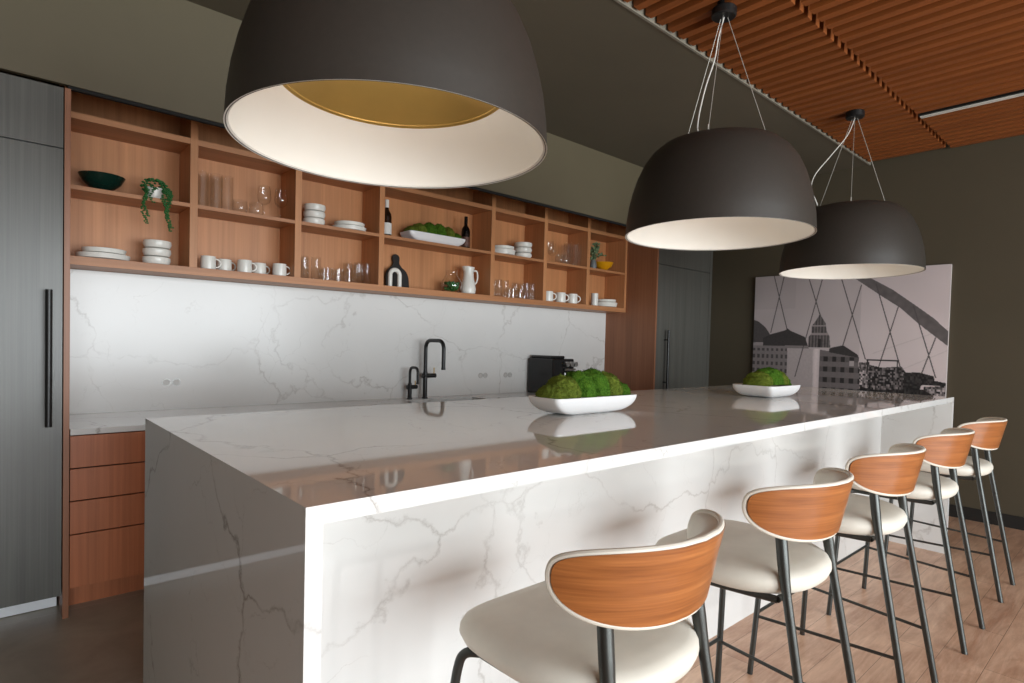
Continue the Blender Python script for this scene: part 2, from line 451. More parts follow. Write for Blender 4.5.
t = thing('back_countertop', 'white veined stone countertop along the back wall, holding the sink', 'countertop')
SX0, SX1, SY0, SY1 = 2.45, 3.12, 3.60, 3.99
c = MB(); z0, z1 = .886, .914
c.box(.30, SX0, YF, YB-.001, z0, z1); c.box(SX1, 5.079, YF, YB-.001, z0, z1); c.box(SX0, SX1, YF, SY0, z0, z1); c.box(SX0, SX1, SY1, YB-.001, z0, z1)
c.build('countertop', M['quartz'], t)
t = thing('sink', 'undermount sink set in the back counter in front of the faucets', 'sink')
s = MB(); q = .012
s.box(SX0, SX0+q, SY0, SY1, .68, .885); s.box(SX1-q, SX1, SY0, SY1, .68, .885); s.box(SX0+q, SX1-q, SY0, SY0+q, .68, .885); s.box(SX0+q, SX1-q, SY1-q, SY1, .68, .885); s.box(SX0, SX1, SY0, SY1, .668, .68)
s.build('basin', M['sink'], t)
MB().lathe([(0, .684), (.035, .684), (.04, .681), (.04, .68)], 24, (2.78, 3.8)).build('drain', M['steel'], t, smooth=True)

o = MB().box(.298, 5.078, YB-.02, YB-.002, .9145, 1.739).build('backsplash', M['quartz_splash'])
tag(o, 'white marble-look backsplash slab with grey veins behind the counter', 'backsplash')

for i, (x, lab) in enumerate(((.86, 'flush pale socket in the backsplash beneath the dark bowl and plates'), (3.36, 'flush pale socket in the backsplash right of the tall faucet'), (3.66, 'flush pale socket in the backsplash beside the coffee machine'))):
    t = thing('wall_outlet', lab, 'outlet', (x, YB-.02, 1.085), 0, 'flush sockets in the backsplash')
    p = MB()
    for sx in (-.028, .028):
        ring = [(sx+.022*math.cos(a*PI/12), -.0022, .022*math.sin(a*PI/12)) for a in range(24)]
        p.tube(ring, .0016, 6, closed=True)
    p.build('ring', M['steel'], t, smooth=True)
    p = MB()
    for sx in (-.028, .028): p.prism([(sx+.02*math.cos(a*PI/12), .02*math.sin(a*PI/12)) for a in range(24)], -.0018, 0, 'y')
    p.build('socket_face', M['outlet'], t)

# ------------------------------------------------------------------ open shelf unit
YS = 3.883; BZ = 1.787; MZ = 2.160; RZ = 2.542; TZ = 2.92
t = thing('open_shelf_unit', 'long walnut open shelf unit of fourteen niches above the backsplash', 'shelf unit')
MB().box(.298, 5.078, YB-.016, YB-.001, 1.80, TZ).build('back_panel', M['walnut'], t)
MB().box(.298, 5.078, YS, YB-.017, BZ-.046, BZ, .0008).build('bottom_shelf', M['walnut_x'], t)
MB().box(.298, 5.078, YS, YB-.017, TZ, TZ+.02).build('top_panel', M['walnut_x'], t)
DV = [.914, 1.540, 2.160, 3.222, 3.856, 4.458]
W2 = .021
for x in DV: MB().box(x-W2, x+W2, YS, YB-.017, BZ, TZ, .0008).build('divider', M['walnut'], t)
MB().box(5.046, 5.078, YS, YB-.017, BZ, TZ, .0008).build('divider', M['walnut'], t)
MB().box(.298, .312, YS, YB-.017, BZ, TZ, .0008).build('divider', M['walnut'], t)
ed = [.312]+[q for x in DV for q in (x-W2, x+W2)]+[5.046]
for i in range(0, len(ed), 2):
    MB().box(ed[i], ed[i+1], YS+.002, YB-.017, MZ-.022, MZ).build('shelf', M['walnut_x'], t)
    MB().box(ed[i], ed[i+1], YS+.002, YB-.017, RZ-.034, RZ).build('shelf', M['walnut_x'], t)

# ------------------------------------------------------------------ island
IX0, IX1, IY0, IY1, IZ = .411, 4.987, .984, 2.362, 1.0898
t = thing('kitchen_island', 'large white veined stone island with waterfall ends and seating overhang', 'kitchen island')
T = .032
MB().box(IX0, IX1, IY0, IY1, IZ-.034, IZ).build('countertop', M['quartz'], t)
MB().box(IX0, IX0+T, IY0, IY1, 0, IZ-.034).build('waterfall_end', M['quartz'], t)
MB().box(IX1-T, IX1, IY0, IY1, 0, IZ-.034).build('waterfall_end', M['quartz'], t)
MB().box(IX0+T, IX1-T, 1.409, 1.43, 0, IZ-.034).build('front_panel', M['quartz_panel'], t)
MB().box(IX0+T, IX1-T, 1.43, IY1-.03, .1, IZ-.036).build('carcass', M['blackgap'], t)
for k in range(5):
    a = IX0+T+k*(IX1-IX0-2*T)/5; b_ = a+(IX1-IX0-2*T)/5
    MB().box(a+.003, b_-.003, IY1-.028, IY1-.008, .11, IZ-.04, .001).build('door', M['drawerwood'], t)
MB().box(IX0+T, IX1-T, 2.25, 2.265, 0, .1).build('toe_kick', M['drawerwood'], t)

# ------------------------------------------------------------------ pendants
def pendant(x, label, wires, rot=0):
    t = thing('pendant_lamp', label, 'pendant lamp', (x, 1.60, 0), 0, 'three charcoal dome pendants over the island')
    zr = 1.969; R = .467
    prof = [(R, 0), (R-.002, .03), (.462, .08), (.452, .15), (.436, .22), (.414, .29), (.382, .36), (.342, .415), (.295, .455), (.25, .468), (.2, .477), (.1, .482), (0.0, .483)]
    p2 = []
    for i in range(len(prof)-1):
        (r0, z0), (r1, z1) = prof[i], prof[i+1]
        p2 += [(r0, z0), ((r0+r1)/2, (z0+z1)/2)]
    p2.append(prof[-1])
    inn = [(max(r-.006, 0), z-.005) for r, z in p2[::-1] if z > .004]
    sh = MB(); sh.lathe([(r, z+zr) for r, z in p2+inn+[(R-.006, .0), (R, 0)]], 96)
    sh.build('lamp_shade', M['shade'], t, smooth=True)
    li = MB(); pr = [(.4672, -.001), (.458, .0015), (.455, .02), (.43, .075), (.395, .13), (.345, .182)]
    li.lathe([(r, z+zr) for r, z in pr]+[(r-.003, z+zr+.003) for r, z in pr[::-1]], 96, close=True)
    li.build('inner_reflector', M['shadewhite'], t, smooth=True)
    g = MB(); pr = [(.347, .181), (.335, .188), (.325, .21), (.30, .262), (.25, .315), (.18, .35), (.09, .37), (0, .375)]
    g.lathe([(r, z+zr) for r, z in pr]+[(r*.99, z+zr+.004) for r, z in pr[::-1] if r > 0]+[(0, .38+zr)], 96)
    g.build('gold_dome', M['gold'], t, smooth=True)
    zc = CZ-.045
    c = MB().lathe([(0, zc), (.055, zc), (.062, zc+.006), (.062, zc+.04), (.058, zc+.045), (0, zc+.045)], 40)
    c.lathe([(0, zc+.045), (.04, zc+.045), (.04, CZ+.12), (0, CZ+.12)], 24)
    c.build('canopy', M['black'], t, smooth=True)
    for a in wires:
        r = .27
        p1 = (r*math.cos(a), r*math.sin(a), zr+.458)
        ww = MB().tube([(.02*math.cos(a), .02*math.sin(a), zc), p1], .0016, 8)
        ww.tube([p1, (p1[0], p1[1], p1[2]+.03)], .004, 8)
        ww.build('suspension_wire', M['wire'], t, smooth=True)
    l = bpy.data.lights.new('pendant_bulb', 'POINT'); l.energy = 2.0; l.shadow_soft_size = .05; l.color = (1, .955, .90)
    o = bpy.data.objects.new('pendant_bulb', l); link(o); o.parent = t; o.location = (0, 0, zr+.13)
    return t, zr, zc
def cord(t, pts, r=.0035):
    # smooth the path
    P = [Vector(p) for p in pts]; out = []
    for i in range(len(P)-1):
        p0 = P[max(i-1, 0)]; p1 = P[i]; p2 = P[i+1]; p3 = P[min(i+2, len(P)-1)]
        for k in range(8):
            s = k/8
            out.append(.5*((2*p1)+(p2-p0)*s+(2*p0-5*p1+4*p2-p3)*s*s+(3*p1-p0-3*p2+p3)*s**3))
    out.append(P[-1])
    MB().tube(out, r, 8).build('power_cord', M['cord'], t, smooth=True)
W0 = (math.radians(-42), math.radians(78), math.radians(198))
t, zr, zc = pendant(.925, 'largest-looking charcoal dome pendant over the near island end, gold dome inside', W0)
cord(t, [(0, 0, zc), (-.01, .03, 2.9), (-.05, .05, 2.7), (-.12, .02, 2.52), (-.12, .01, 2.466)])
t, zr, zc = pendant(2.837, 'middle charcoal dome pendant hanging over the island between two others', W0)
cord(t, [(0, 0, zc), (-.03, .01, 2.98), (-.06, .01, 2.86), (-.10, .03, 2.72), (-.15, .03, 2.58), (-.19, .015, 2.49), (-.19, .01, 2.460)])
t, zr, zc = pendant(4.731, 'farthest charcoal dome pendant, in front of the framed city print', W0)
cord(t, [(0, 0, zc), (-.05, .03, 2.96), (-.16, .10, 2.80), (-.26, .16, 2.66), (-.32, .16, 2.55), (-.31, .13, 2.46), (-.30, .12, 2.425)])

# ------------------------------------------------------------------ wall print
def inside(p, poly):
    x, y = p; c = False; n = len(poly)
    for i in range(n):
        (x1, y1), (x2, y2) = poly[i], poly[i-1]
        if (y1 > y) != (y2 > y) and x < (x2-x1)*(y-y1)/(y2-y1)+x1: c = not c
    return c
ARCH = [(0.51, 0.0), (0.5669, 0.0451), (0.6993, 0.1478), (0.7832, 0.2091), (0.8847, 0.3079), (0.9478, 0.3638), (1.01, 0.418), (1.01, 0.345), (0.9301, 0.2635), (0.8467, 0.1939), (0.7495, 0.115), (0.6483, 0.0504), (0.575, 0)]
CAB = [(0.1111, -0.0179), (0.2063, 0.3308), (0.1802, -0.013), (0.1072, 0.3443), (0.3103, -0.0036), (0.3875, 0.2357), (0.4026, 0.003), (0.2617, 0.6049), (0.4868, 0.009), (0.6327, 0.4868), (0.599, 0.0833), (0.5091, 0.448), (0.6707, 0.0814), (0.8002, 0.5269), (0.7782, 0.2089), (0.6982, 0.5318), (0.8471, 0.2052), (0.9556, 0.5696), (0.948, 0.3694), (0.894, 0.5563)]
CAB2 = [(0.6689, 0.4556), (1.0009, 0.3195), (0.7562, 0.5641), (1.0051, 0.4292)]
SHAPES = [
 ([(-0.01, 0.262), (0.0289, 0.2762), (0.0718, 0.3105), (0.1007, 0.351), (0.1027, 0.4049), (-0.01, 0.4066)], 78, 'f'),
 ([(-.01, 0.4066), (0.3337, 0.4206), (0.3434, 0.72), (-.01, 0.72)], 128, 'w'),
 ([(0.0624, 0.426), (0.0606, 0.3784), (0.1076, 0.355), (0.1932, 0.3308), (0.2085, 0.3202), (0.2258, 0.3334), (0.3095, 0.3694), (0.3288, 0.4207)], 62, 'f'),
 ([(0.2103, 0.4389), (0.3976, 0.4383), (0.4079, 0.72), (0.2147, 0.72)], 178, 'f'),
 ([(0.3553, 0.4393), (0.3976, 0.4383), (0.4079, 0.72), (0.3657, 0.72)], 208, 'c'),
 ([(0.3316, 0.4309), (0.3294, 0.3718), (0.3458, 0.3499), (0.3465, 0.3051), (0.3651, 0.2798), (0.3832, 0.2483), (0.3884, 0.2268), (0.3964, 0.2485), (0.4218, 0.2904), (0.4295, 0.337), (0.4445, 0.362), (0.4518, 0.4307)], 82, 't'),
 ([(0.3954, 0.4422), (0.5995, 0.4722), (0.6139, 0.6508), (0.6197, 0.72), (0.3969, 0.72)], 96, 'b'),
 ([(0.445, 0.4359), (0.4622, 0.428), (0.5192, 0.4144), (0.596, 0.4663), (0.5966, 0.482), (0.4457, 0.456)], 58, 'f'),
 ([(0.6041, 0.5072), (0.6547, 0.5027), (0.6641, 0.72), (0.6124, 0.72)], 168, 'n'),
 ([(0.6445, 0.5163), (0.7138, 0.531), (0.805, 0.5209), (0.8312, 0.5599), (0.8364, 0.72), (0.652, 0.72)], 112, 'n'),
 ([(0.906, 0.6211), (1.02, 0.6069), (1.02, 0.72), (0.9189, 0.72)], 158, 'n'),
 ([(0.8161, 0.5515), (0.8841, 0.5478), (0.9489, 0.5644), (0.9516, 0.5866), (1.01, 0.5964), (1.01, 0.6096), (0.8962, 0.6128), (0.8879, 0.6474), (0.8199, 0.6528)], 52, 'n2'),
 ([(0.6113, 0.6388), (0.6764, 0.6521), (0.9065, 0.6347), (0.9527, 0.6647), (0.96, 0.72), (0.6142, 0.72)], 48, 'n2'),
]
def seg_d(p, a, b):
    px, py = p[0]-a[0], p[1]-a[1]; dx, dy = b[0]-a[0], b[1]-a[1]
    s = max(0, min(1, (px*dx+py*dy)/(dx*dx+dy*dy)))
    return math.hypot(px-s*dx, py-s*dy)
BOX = [(min(p[0] for p in s[0]), max(p[0] for p in s[0]), min(p[1] for p in s[0]), max(p[1] for p in s[0])) for s in SHAPES]
def paint(u, v):
    g = 168+22*v/.7+22*u+6*(noise.noise((u*5, v*7, 0)))
    if u > .6 and v < .6: g += 14*(1-abs(v-.25))
    if u < .25 and v < .2: g -= 6
    for a, b in zip(CAB2[::2], CAB2[1::2]):
        if seg_d((u, v), a, b) < .0022: g -= 14
    for i, (poly, tone, k) in enumerate(SHAPES):
        x0, x1, y0, y1 = BOX[i]
        if x0 <= u <= x1 and y0 <= v <= y1 and inside((u, v), poly):
            g = tone
            if k == 'w':
                if v > .44 and int(u*70) % 2 == 0 and int(v*46) % 2 == 0: g = 74
                if v < .425: g = 150
            elif k == 'b':
                iu, iv = int((u-.395)*44), int((v-.45)*34)
                if iv > 0 and iv % 2 == 1 and iu % 2 == 1: g = 44
                elif iv % 2 == 0: g = 112
                if u > .53 and .50 < v < .53 and iu % 2: g = 170
            elif k == 't':
                g = 74+38*(int(u*120) % 2)+14*noise.noise((u*60, v*60, 1))
                if abs(v-.352) < .006 or abs(v-.305) < .005: g = 150
                if v > .38 and abs(u-.392) < .008: g = 48
            elif k in ('n', 'n2'):
                q = noise.cell((u*130, v*100, i)); g += (q-.5)*(95 if k == 'n' else 34)
                if k == 'n' and int(u*110) % 3 == 0: g -= 24
            elif k == 'c': g = 190+30*math.sin((u-.355)/.045*PI)
            g += 7*noise.noise((u*90, v*90, 2))
    if abs(v-.4915) < .0035 and .638 < u < .794: g = 52
    if .49 < v < .56 and (abs(u-.645) < .003 or abs(u-.785) < .003): g = 52
    if inside((u, v), ARCH): g = 98+10*noise.noise((u*40, v*40, 3))
    for a, b in zip(CAB[::2], CAB[1::2]):
        if seg_d((u, v), a, b) < .0028: g = min(g, 84)
    return max(20, min(235, g))
def city_print():
    W_, H_ = 1.71, 1.205; nx, nz = 380, 268
    t = thing('wall_print', 'large black and white photo print of a city bridge and towers on end wall', 'wall art', (XW-.002, 2.98, .95))
    MB().box(-.03, 0, -W_, 0, 0, H_, .001).build('canvas', M['canvas'], t)
    me = bpy.data.meshes.new('print')
    vs = []; fs = []; 
    for j in range(nz+1):
        for i in range(nx+1): vs.append((-.0308, -W_*i/nx, H_*(1-j/nz)))
    for j in range(nz):
        for i in range(nx):
            a = j*(nx+1)+i; fs.append((a, a+nx+1, a+nx+2, a+1))
    me.from_pydata(vs, [], fs)
    ca = me.color_attributes.new('ink', 'FLOAT_COLOR', 'POINT')
    buf = []
    for j in range(nz+1):
        for i in range(nx+1):
            g = paint(i/nx, j/nz*H_/W_)
            c = lin(min(255, g*1.02), g*.955, g*.95); buf += [c[0], c[1], c[2], 1]
    ca.data.foreach_set('color', buf)
    m, nt, b = newmat('photo_print'); b.inputs['Roughness'].default_value = .6
    at = N(nt, 'ShaderNodeVertexColor', layer_name='ink'); nt.links.new(at.outputs['Color'], b.inputs['Base Color'])
    me.materials.append(m)
    o = bpy.data.objects.new('print', me); link(o); o.parent = t
city_print()

# ------------------------------------------------------------------ bar stools
def bez(pts, n=6, rad=.04):
    """round the inner corners of a polyline"""
    P = [Vector(p) for p in pts]; out = [P[0]]
    for i in range(1, len(P)-1):
        a = (P[i-1]-P[i]); b = (P[i+1]-P[i]); r = min(rad, a.length*.45, b.length*.45)
        A = P[i]+a.normalized()*r; B = P[i]+b.normalized()*r
        for k in range(n+1):
            s = k/n; out.append((1-s)**2*A+2*s*(1-s)*P[i]+s*s*B)
    out.append(P[-1]); return out
def superring(cx, cy, z, ax, ay, n, k=72, fy=1.0):
    out = []
    for i in range(k):
        a = 2*PI*i/k; c, s = math.cos(a), math.sin(a)
        m_ = n+2.2 if s > 0 else n-.3
        x = ax*math.copysign(abs(c)**(2/m_), c); y = ay*math.copysign(abs(s)**(2/m_), s)
        if y < 0:   # rounder towards the back
            w = 1-.17*(abs(y)/ay)**1.6; x *= w
        out.append((cx+x, cy+y, z))
    return out
def make_stool():
    t = thing('bar_stool', '', 'bar stool', (0, 0, 0), 0, 'five teak backed bar stools along the island')
    zs0, zs1 = .672, .745
    rr = []
    for f, z in ((.80, zs0), (.90, zs0+.003), (.965, zs0+.014), (1.0, zs0+.034), (.995, zs0+.048), (.965, zs0+.062), (.90, zs0+.071), (.75, zs0+.077), (.5, zs0+.080), (.2, zs0+.081)):
        rr.append(superring(0, .015, z, .252*f, .238*f, 3.0))
    MB().rings(rr).build('seat', M['fabric'], t, smooth=True, angle=180)
    # back shell: an arc of a cylinder leaning back
    R = .275; YC = .028
    def P(s, z, d=0):
        th = s/R; r = R+d
        lean = .22*(z-.90)
        return Vector((r*math.sin(th), YC-r*math.cos(th)-lean, z))
    Sx = .316; ZC = .945
    def outl(a, f=1.0):
        c, s_ = math.cos(a), math.sin(a)
        if s_ > 0: n, hz = 3.4, .056
        else: n, hz = 2.9, .107
        x = math.copysign(abs(c)**(2/n), c); z = math.copysign(abs(s_)**(2/n), s_)
        w = Sx*(1-(.15*abs(z)**1.5 if z < 0 else 0))
        rise = .004*(1-x*x) if z > 0 else 0
        return x*w*f, ZC+(z*hz+rise)*f
    K = 96
    ang = [2*PI*i/K for i in range(K)]
    # wood (outer) veneer
    def sheet(fmax, d0fun, d1fun, name, mat):
        fr = [fmax*q for q in (1, .97, .9, .75, .6, .45, .3, .15)]
        rings_o = [[P(*outl(a, f), d0fun(f/fmax)) for a in ang] for f in fr]
        rings_i = [[P(*outl(a, f), d1fun(f/fmax)) for a in ang] for f in fr]
        m = MB().rings(rings_i[::-1]+rings_o)
        return m.build(name, mat, t, smooth=True, angle=60)
    sheet(.975, lambda q: .012, lambda q: .0, 'back_shell', M['teak'])
    sheet(.985, lambda q: -.0005, lambda q: -.006-.03*(max(0, 1-q**5))**.5, 'back_pad', M['fabric'])
    ring = [P(*outl(a, 1.0), .003) for a in ang]
    MB().tube(ring, .007, 10, closed=True).build('piping', M['pipe'], t, smooth=True)
    rl = .0125
    fr = MB()
    fr.tube(bez([(-.165, -.16, .664), (-.20, .02, .664), (-.205, .20, .664), (-.10, .225, .664), (.10, .225, .664), (.205, .20, .664), (.20, .02, .664), (.165, -.16, .664)], 5, .06), .011, 12)
    fr.tube([(-.165, -.16, .664), (.165, -.16, .664)], .010, 12)
    fr.build('seat_frame', M['legm'], t, smooth=True)
    for sx in (-1, 1):
        MB().tube(bez([(sx*.165, .12, .664), (sx*.225, .205, .658), (sx*.235, .215, .60), (sx*.268, .245, 0)], 8, .05), [.0115]*(2+2*8+2), 14).build('leg', M['legm'], t, smooth=True)
        pts = bez([(sx*.160, -.160, .865), (sx*.168, -.178, .74), (sx*.192, -.318, 0)], 8, .10)
        n = len(pts); rad = [.0165-.0055*i/(n-1) if i > 2 else .0165 for i in range(n)]
        rad = [.0165]*3+[.0165-.004*i/(n-4) for i in range(n-3)]
        MB().tube(pts, rad, 14).build('leg', M['legm'], t, smooth=True)
    z = .25
    def fl(z): return .235+(.268-.235)*(1-z/.6), .215+(.245-.215)*(1-z/.6)
    def rlg(z): return .168+(.192-.168)*(1-z/.74), -.178-(.318-.178)*(1-z/.74)
    a = fl(z); b = rlg(z)
    f = MB(); f.tube([(-a[0], a[1], z+.012), (a[0], a[1], z+.012)], .007, 10)
    for sx in (-1, 1): f.tube([(sx*a[0], a[1], z), (sx*b[0], b[1], z)], .0065, 10)
    f.build('footrest', M['legm'], t, smooth=True)
    return t
ST = [(1.058, .875, 0, 'bar stool nearest the camera, its teak back and grey seat cut by the frame'),
      (1.865, .888, 0, 'second bar stool along the island, counted from the near end, teak back whole'),
      (2.70, .90, 0, 'middle of the five teak backed bar stools along the island'),
      (3.57, .90, 0, 'fourth bar stool along the island, in front of the stool by the far end'),
      (4.44, .90, 0, 'last bar stool at the far end of the island, by the dark end wall')]
sp = make_stool()
for i, (x, y, r, lab) in enumerate(ST): place(sp, i > 0, (x, y, 0), r, lab)

# ------------------------------------------------------------------ moss dishes
def dish_mesh(L, W, Hh, wall=.008):
    def rect(a, b, z, k=10, n=9.0):
        return superring2(a, b, z, n)
    def superring2(a, b, z, n, K=72):
        o = []
        for i in range(K):
            t_ = 2*PI*(i+.5)/K; c, s = math.cos(t_), math.sin(t_)
            o.append((a*math.copysign(abs(c)**(2/n), c), b*math.copysign(abs(s)**(2/n), s), z))
        return o
    a1, b1 = L/2, W/2; a0, b0 = a1*.45, b1*.5
    R_ = []
    for i in range(11):
        q = i/10; g = math.sqrt(max(0, 1-(1-q)**2))
        R_.append(superring2(a0+(a1-a0)*g, b0+(b1-b0)*g, Hh*q, 10))
    for i in range(10, -1, -1):
        q = i/10; g = math.sqrt(max(0, 1-(1-q)**2))
        R_.append(superring2(a0+(a1-a0)*g-wall, b0+(b1-b0)*g-wall, max(.006, Hh*q), 10))
    m = MB().rings(R_); return m
def moss_ball(seed, sub=5):
    rnd = random.Random(int(seed*100))
    m = MB(); m.ico((0, 0, 0), 1, sub)
    for v in m.bm.verts:
        d = v.co.normalized()
        k = 1+.08*noise.noise(d*2.2+Vector((seed, 0, 0)))+.09*noise.noise(d*6+Vector((0, seed, 0)))+.05*noise.noise(d*17+Vector((0, 0, seed)))+.02*(rnd.random()-.5)
        v.co = d*k
        if v.co.z < -.12: v.co.z = -.12-.03*(v.co.z+.12)/-1
    base = list(m.bm.verts)
    for i in range(5200 if sub > 4 else 2200):
        v = rnd.choice(base)
        if v.co.z < -.08: continue
        d = v.co.normalized(); p = v.co+Vector((rnd.uniform(-.03, .03), rnd.uniform(-.03, .03), rnd.uniform(-.03, .03)))
        t_ = (d+Vector((rnd.uniform(-.8, .8), rnd.uniform(-.8, .8), rnd.uniform(-.8, .8)))).normalized()
        q = t_.orthogonal().normalized()*rnd.uniform(.010, .018)
        a = m.bm.verts.new(p-q-d*.01); b_ = m.bm.verts.new(p+q-d*.01); c_ = m.bm.verts.new(p+t_*rnd.uniform(.03, .07))
        m.bm.faces.new((a, b_, c_))
    return m
mprotos = []
def moss_set(cx, cy, z0, L, W, label_dish, where, sub, specs, H=.075):
    t = thing('dish', label_dish, 'dish', (cx, cy, z0), 0, 'white moss dishes')
    dish_mesh(L, W, H).build('bowl', M['dish'], t, smooth=True, angle=50)
    names = ['first', 'second', 'third', 'fourth', 'fifth', 'last']
    for i, (dx, dy, dz, rx, ry, rz, rot, mt) in enumerate(specs):
        key = (sub, i % 3, mt)
        hit = [q for q in mprotos if q[0] == key]
        if not hit:
            o = moss_ball(i*3.7+sub).build('moss_mound', M[mt], smooth=True, angle=180); mprotos.append((key, o))
        else:
            o = hit[0][1].copy(); COL.objects.link(o)
        o.location = (cx+dx, cy+dy, z0+dz); o.scale = (rx, ry, rz); o.rotation_euler = (0, 0, rot)
        tag(o, '%s moss mound from the left in the %s' % (names[i], where), 'moss', 'moss mounds in the '+where)
SP = [(-.218, -.012, .074, .046, .076, .052, .15, 'moss2'), (-.140, .004, .082, .052, .082, .080, .28, 'moss2'), (-.048, 0, .084, .050, .084, .096, .3, 'moss'),
      (.046, .002, .086, .048, .084, .100, .28, 'moss'), (.134, 0, .084, .046, .082, .088, .28, 'moss2'), (.213, -.002, .072, .042, .072, .058, .2, 'moss')]
moss_set(1.953, 1.70, IZ, .535, .195, 'white dish of moss mounds on the island under the middle pendant', 'dish near the island middle', 5, SP)
moss_set(3.675, 1.69, IZ, .42, .27, 'white dish of moss mounds on the far end of the island', 'dish on the far end of the island', 4,
         [(a*.77, b, c*1.04, d*.84, e*1.03, f*.9, g*.5, h) for a, b, c, d, e, f, g, h in SP])
moss_set(2.705, 4.02, MZ+.001, .545, .185, 'white dish of moss mounds on the upper shelf between two bottles', 'dish on the upper shelf', 4,
         [(a, b, c, d, e*.9, f*.95, g, h) for a, b, c, d, e, f, g, h in SP])

# ------------------------------------------------------------------ tableware prototypes
BAY = ['first', 'second', 'third', 'fourth', 'fifth', 'sixth', 'seventh']
protos = {}
def lathed(name, prof, mat, cat, n=40, angle=40):
    o = MB().lathe(prof, n).build(name, mat, smooth=True, angle=angle); return tag(o, ' ', cat)
def use(key, maker, loc, label, group, rz=0, scale=None):
    used = key in protos
    if not used: protos[key] = maker()
    return place(protos[key], used, loc, rz, label, group, scale)
def glassp(r, h, base=.008, w=.0018, flare=1.0):
    return [(0, 0), (r*.9, 0), (r, .004), (r*flare, h), (r*flare-w, h), (r-w, base+.004), (r*.8, base), (0, base)]
def mk_tall(): return lathed('highball_glass', glassp(.034, .222), M['glass'], 'glass', 28)
def mk_mid(): return lathed('water_glass', glassp(.031, .155), M['glass'], 'glass', 28)
def mk_tumbler(): return lathed('tumbler', [(0, 0), (.03, 0), (.04, .012), (.045, .04), (.041, .088), (.0392, .088), (.043, .04), (.038, .016), (.028, .008), (0, .008)], M['glass'], 'glass', 28)
def mk_low(): return lathed('rocks_glass', glassp(.036, .092, .012, .002, 1.05), M['glass'], 'glass', 28)
def mk_wine():
    t = thing('wine_glass', ' ', 'glass')
    MB().lathe([(0, .004), (.003, .005), (.0035, .08), (.012, .092), (.036, .112), (.043, .14), (.041, .175), (.035, .215), (.0335, .215), (.0395, .175), (.0415, .14), (.035, .115), (.012, .097), (0, .094)], 28).build('glass_bowl', M['glass'], t, smooth=True, angle=40)
    MB().lathe([(0, 0), (.036, 0), (.036, .0015), (.01, .004), (0, .0045)], 28).build('foot', M['glass'], t, smooth=True)
    return t
def mk_plate_l(): return lathed('dinner_plate', [(0, 0), (.09, 0), (.118, .006), (.124, .026), (.121, .027), (.114, .010), (.09, .006), (0, .006)], M['ceramic'], 'plate', 56)
def mk_plate_s(): return lathed('side_plate', [(0, 0), (.07, 0), (.098, .006), (.104, .024), (.101, .025), (.095, .010), (.07, .006), (0, .006)], M['ceramic'], 'plate', 56)
def mk_bowl(): return lathed('bowl', [(0, 0), (.045, 0), (.066, .008), (.074, .028), (.072, .047), (.069, .048), (.069, .03), (.06, .012), (.04, .006), (0, .006)], M['ceramic'], 'bowl', 48)
def mk_mug():
    t = thing('mug', ' ', 'mug')
    MB().lathe([(0, 0), (.036, 0), (.042, .006), (.044, .03), (.042, .084), (.039, .084), (.040, .03), (.036, .010), (0, .008)], 36).build('cup', M['ceramic'], t, smooth=True)
    pts = [(.040+.030*math.cos(math.radians(a)), 0, .045+.026*math.sin(math.radians(a))) for a in range(-88, 89, 16)]
    MB().tube(pts, .0045, 10).build('handle', M['ceramic'], t, smooth=True)
    return t
Z1 = BZ+.0005; Z2 = MZ+.0005; YM = 4.016

# bay 1
o = lathed('bowl', [(0, 0), (.034, 0), (.034, .012), (.03, .018), (.06, .028), (.09, .055), (.110, .094), (.107, .095), (.086, .06), (.055, .034), (0, .026)], M['green'], 'bowl', 56)
place(o, False, (.478, 4.0, Z2), 0, 'wide dark green footed bowl on the upper left shelf')
def stack_plates(x, y, z, specs, where, group):
    zz = z
    for i, (k, sc) in enumerate(specs):
        lab = '%s white plate of the %s' % (['bottom', 'middle', 'top'][i if len(specs) == 3 else (0, 2)[i]], where)
        use(k, mk_plate_l if k == 'pl' else mk_plate_s, (x+.004*i, y, zz), lab, group, i, (sc, sc, 1.25))
        zz += .0175 if (i+1 < len(specs) and specs[i+1][0] == k) else .0335
def stack_bowls(x, y, z, n, where, group, sc=1.0):
    for i in range(n):
        use('bowl', mk_bowl, (x+.002*i, y, z+i*.0485*1), '%s white bowl of the %s' % (['bottom', 'middle', 'top'][i], where), group, i, (sc, sc, 1))
stack_plates(.488, YM, Z1, [('pl', 1.04), ('ps', 1.02)], 'plate stack on the lower left shelf', 'plates on the lower left shelf')
stack_bowls(.748, YM, Z1, 3, 'bowl stack beside plates, lower left shelf', 'bowls on the lower left shelf')
# bay 2
for i, (x, y) in enumerate(((.985, 3.99), (1.012, 4.07), (1.062, 3.985), (1.09, 4.075), (1.128, 3.99))):
    use('tall', mk_tall, (x, y, Z2), 'tall clear highball glass in the five-glass cluster, upper second niche', 'tall glasses in the upper second niche')
for x, w_ in ((1.205, 'left'), (1.305, 'right')): use('tumb', mk_tumbler, (x, 3.99, Z2), '%s of two round clear tumblers beside the stemmed glasses' % w_, 'round tumblers in the second niche')
for x, w_ in ((1.365, 'left'), (1.475, 'right')): use('wine', mk_wine, (x, 4.02, Z2), '%s of two stemmed wine glasses in the upper second niche' % w_, 'stemmed wine glasses')
for i, (x, y, nm) in enumerate(((1.020, 3.98, 'first'), (1.135, 4.06, 'second'), (1.235, 3.98, 'third'), (1.352, 4.06, 'fourth'), (1.455, 3.975, 'fifth'))):
    use('mug', mk_mug, (x, y, Z1), '%s white mug from the left in the lower second niche' % nm, 'mugs in the second niche', -.1 if i % 2 == 0 else .1)
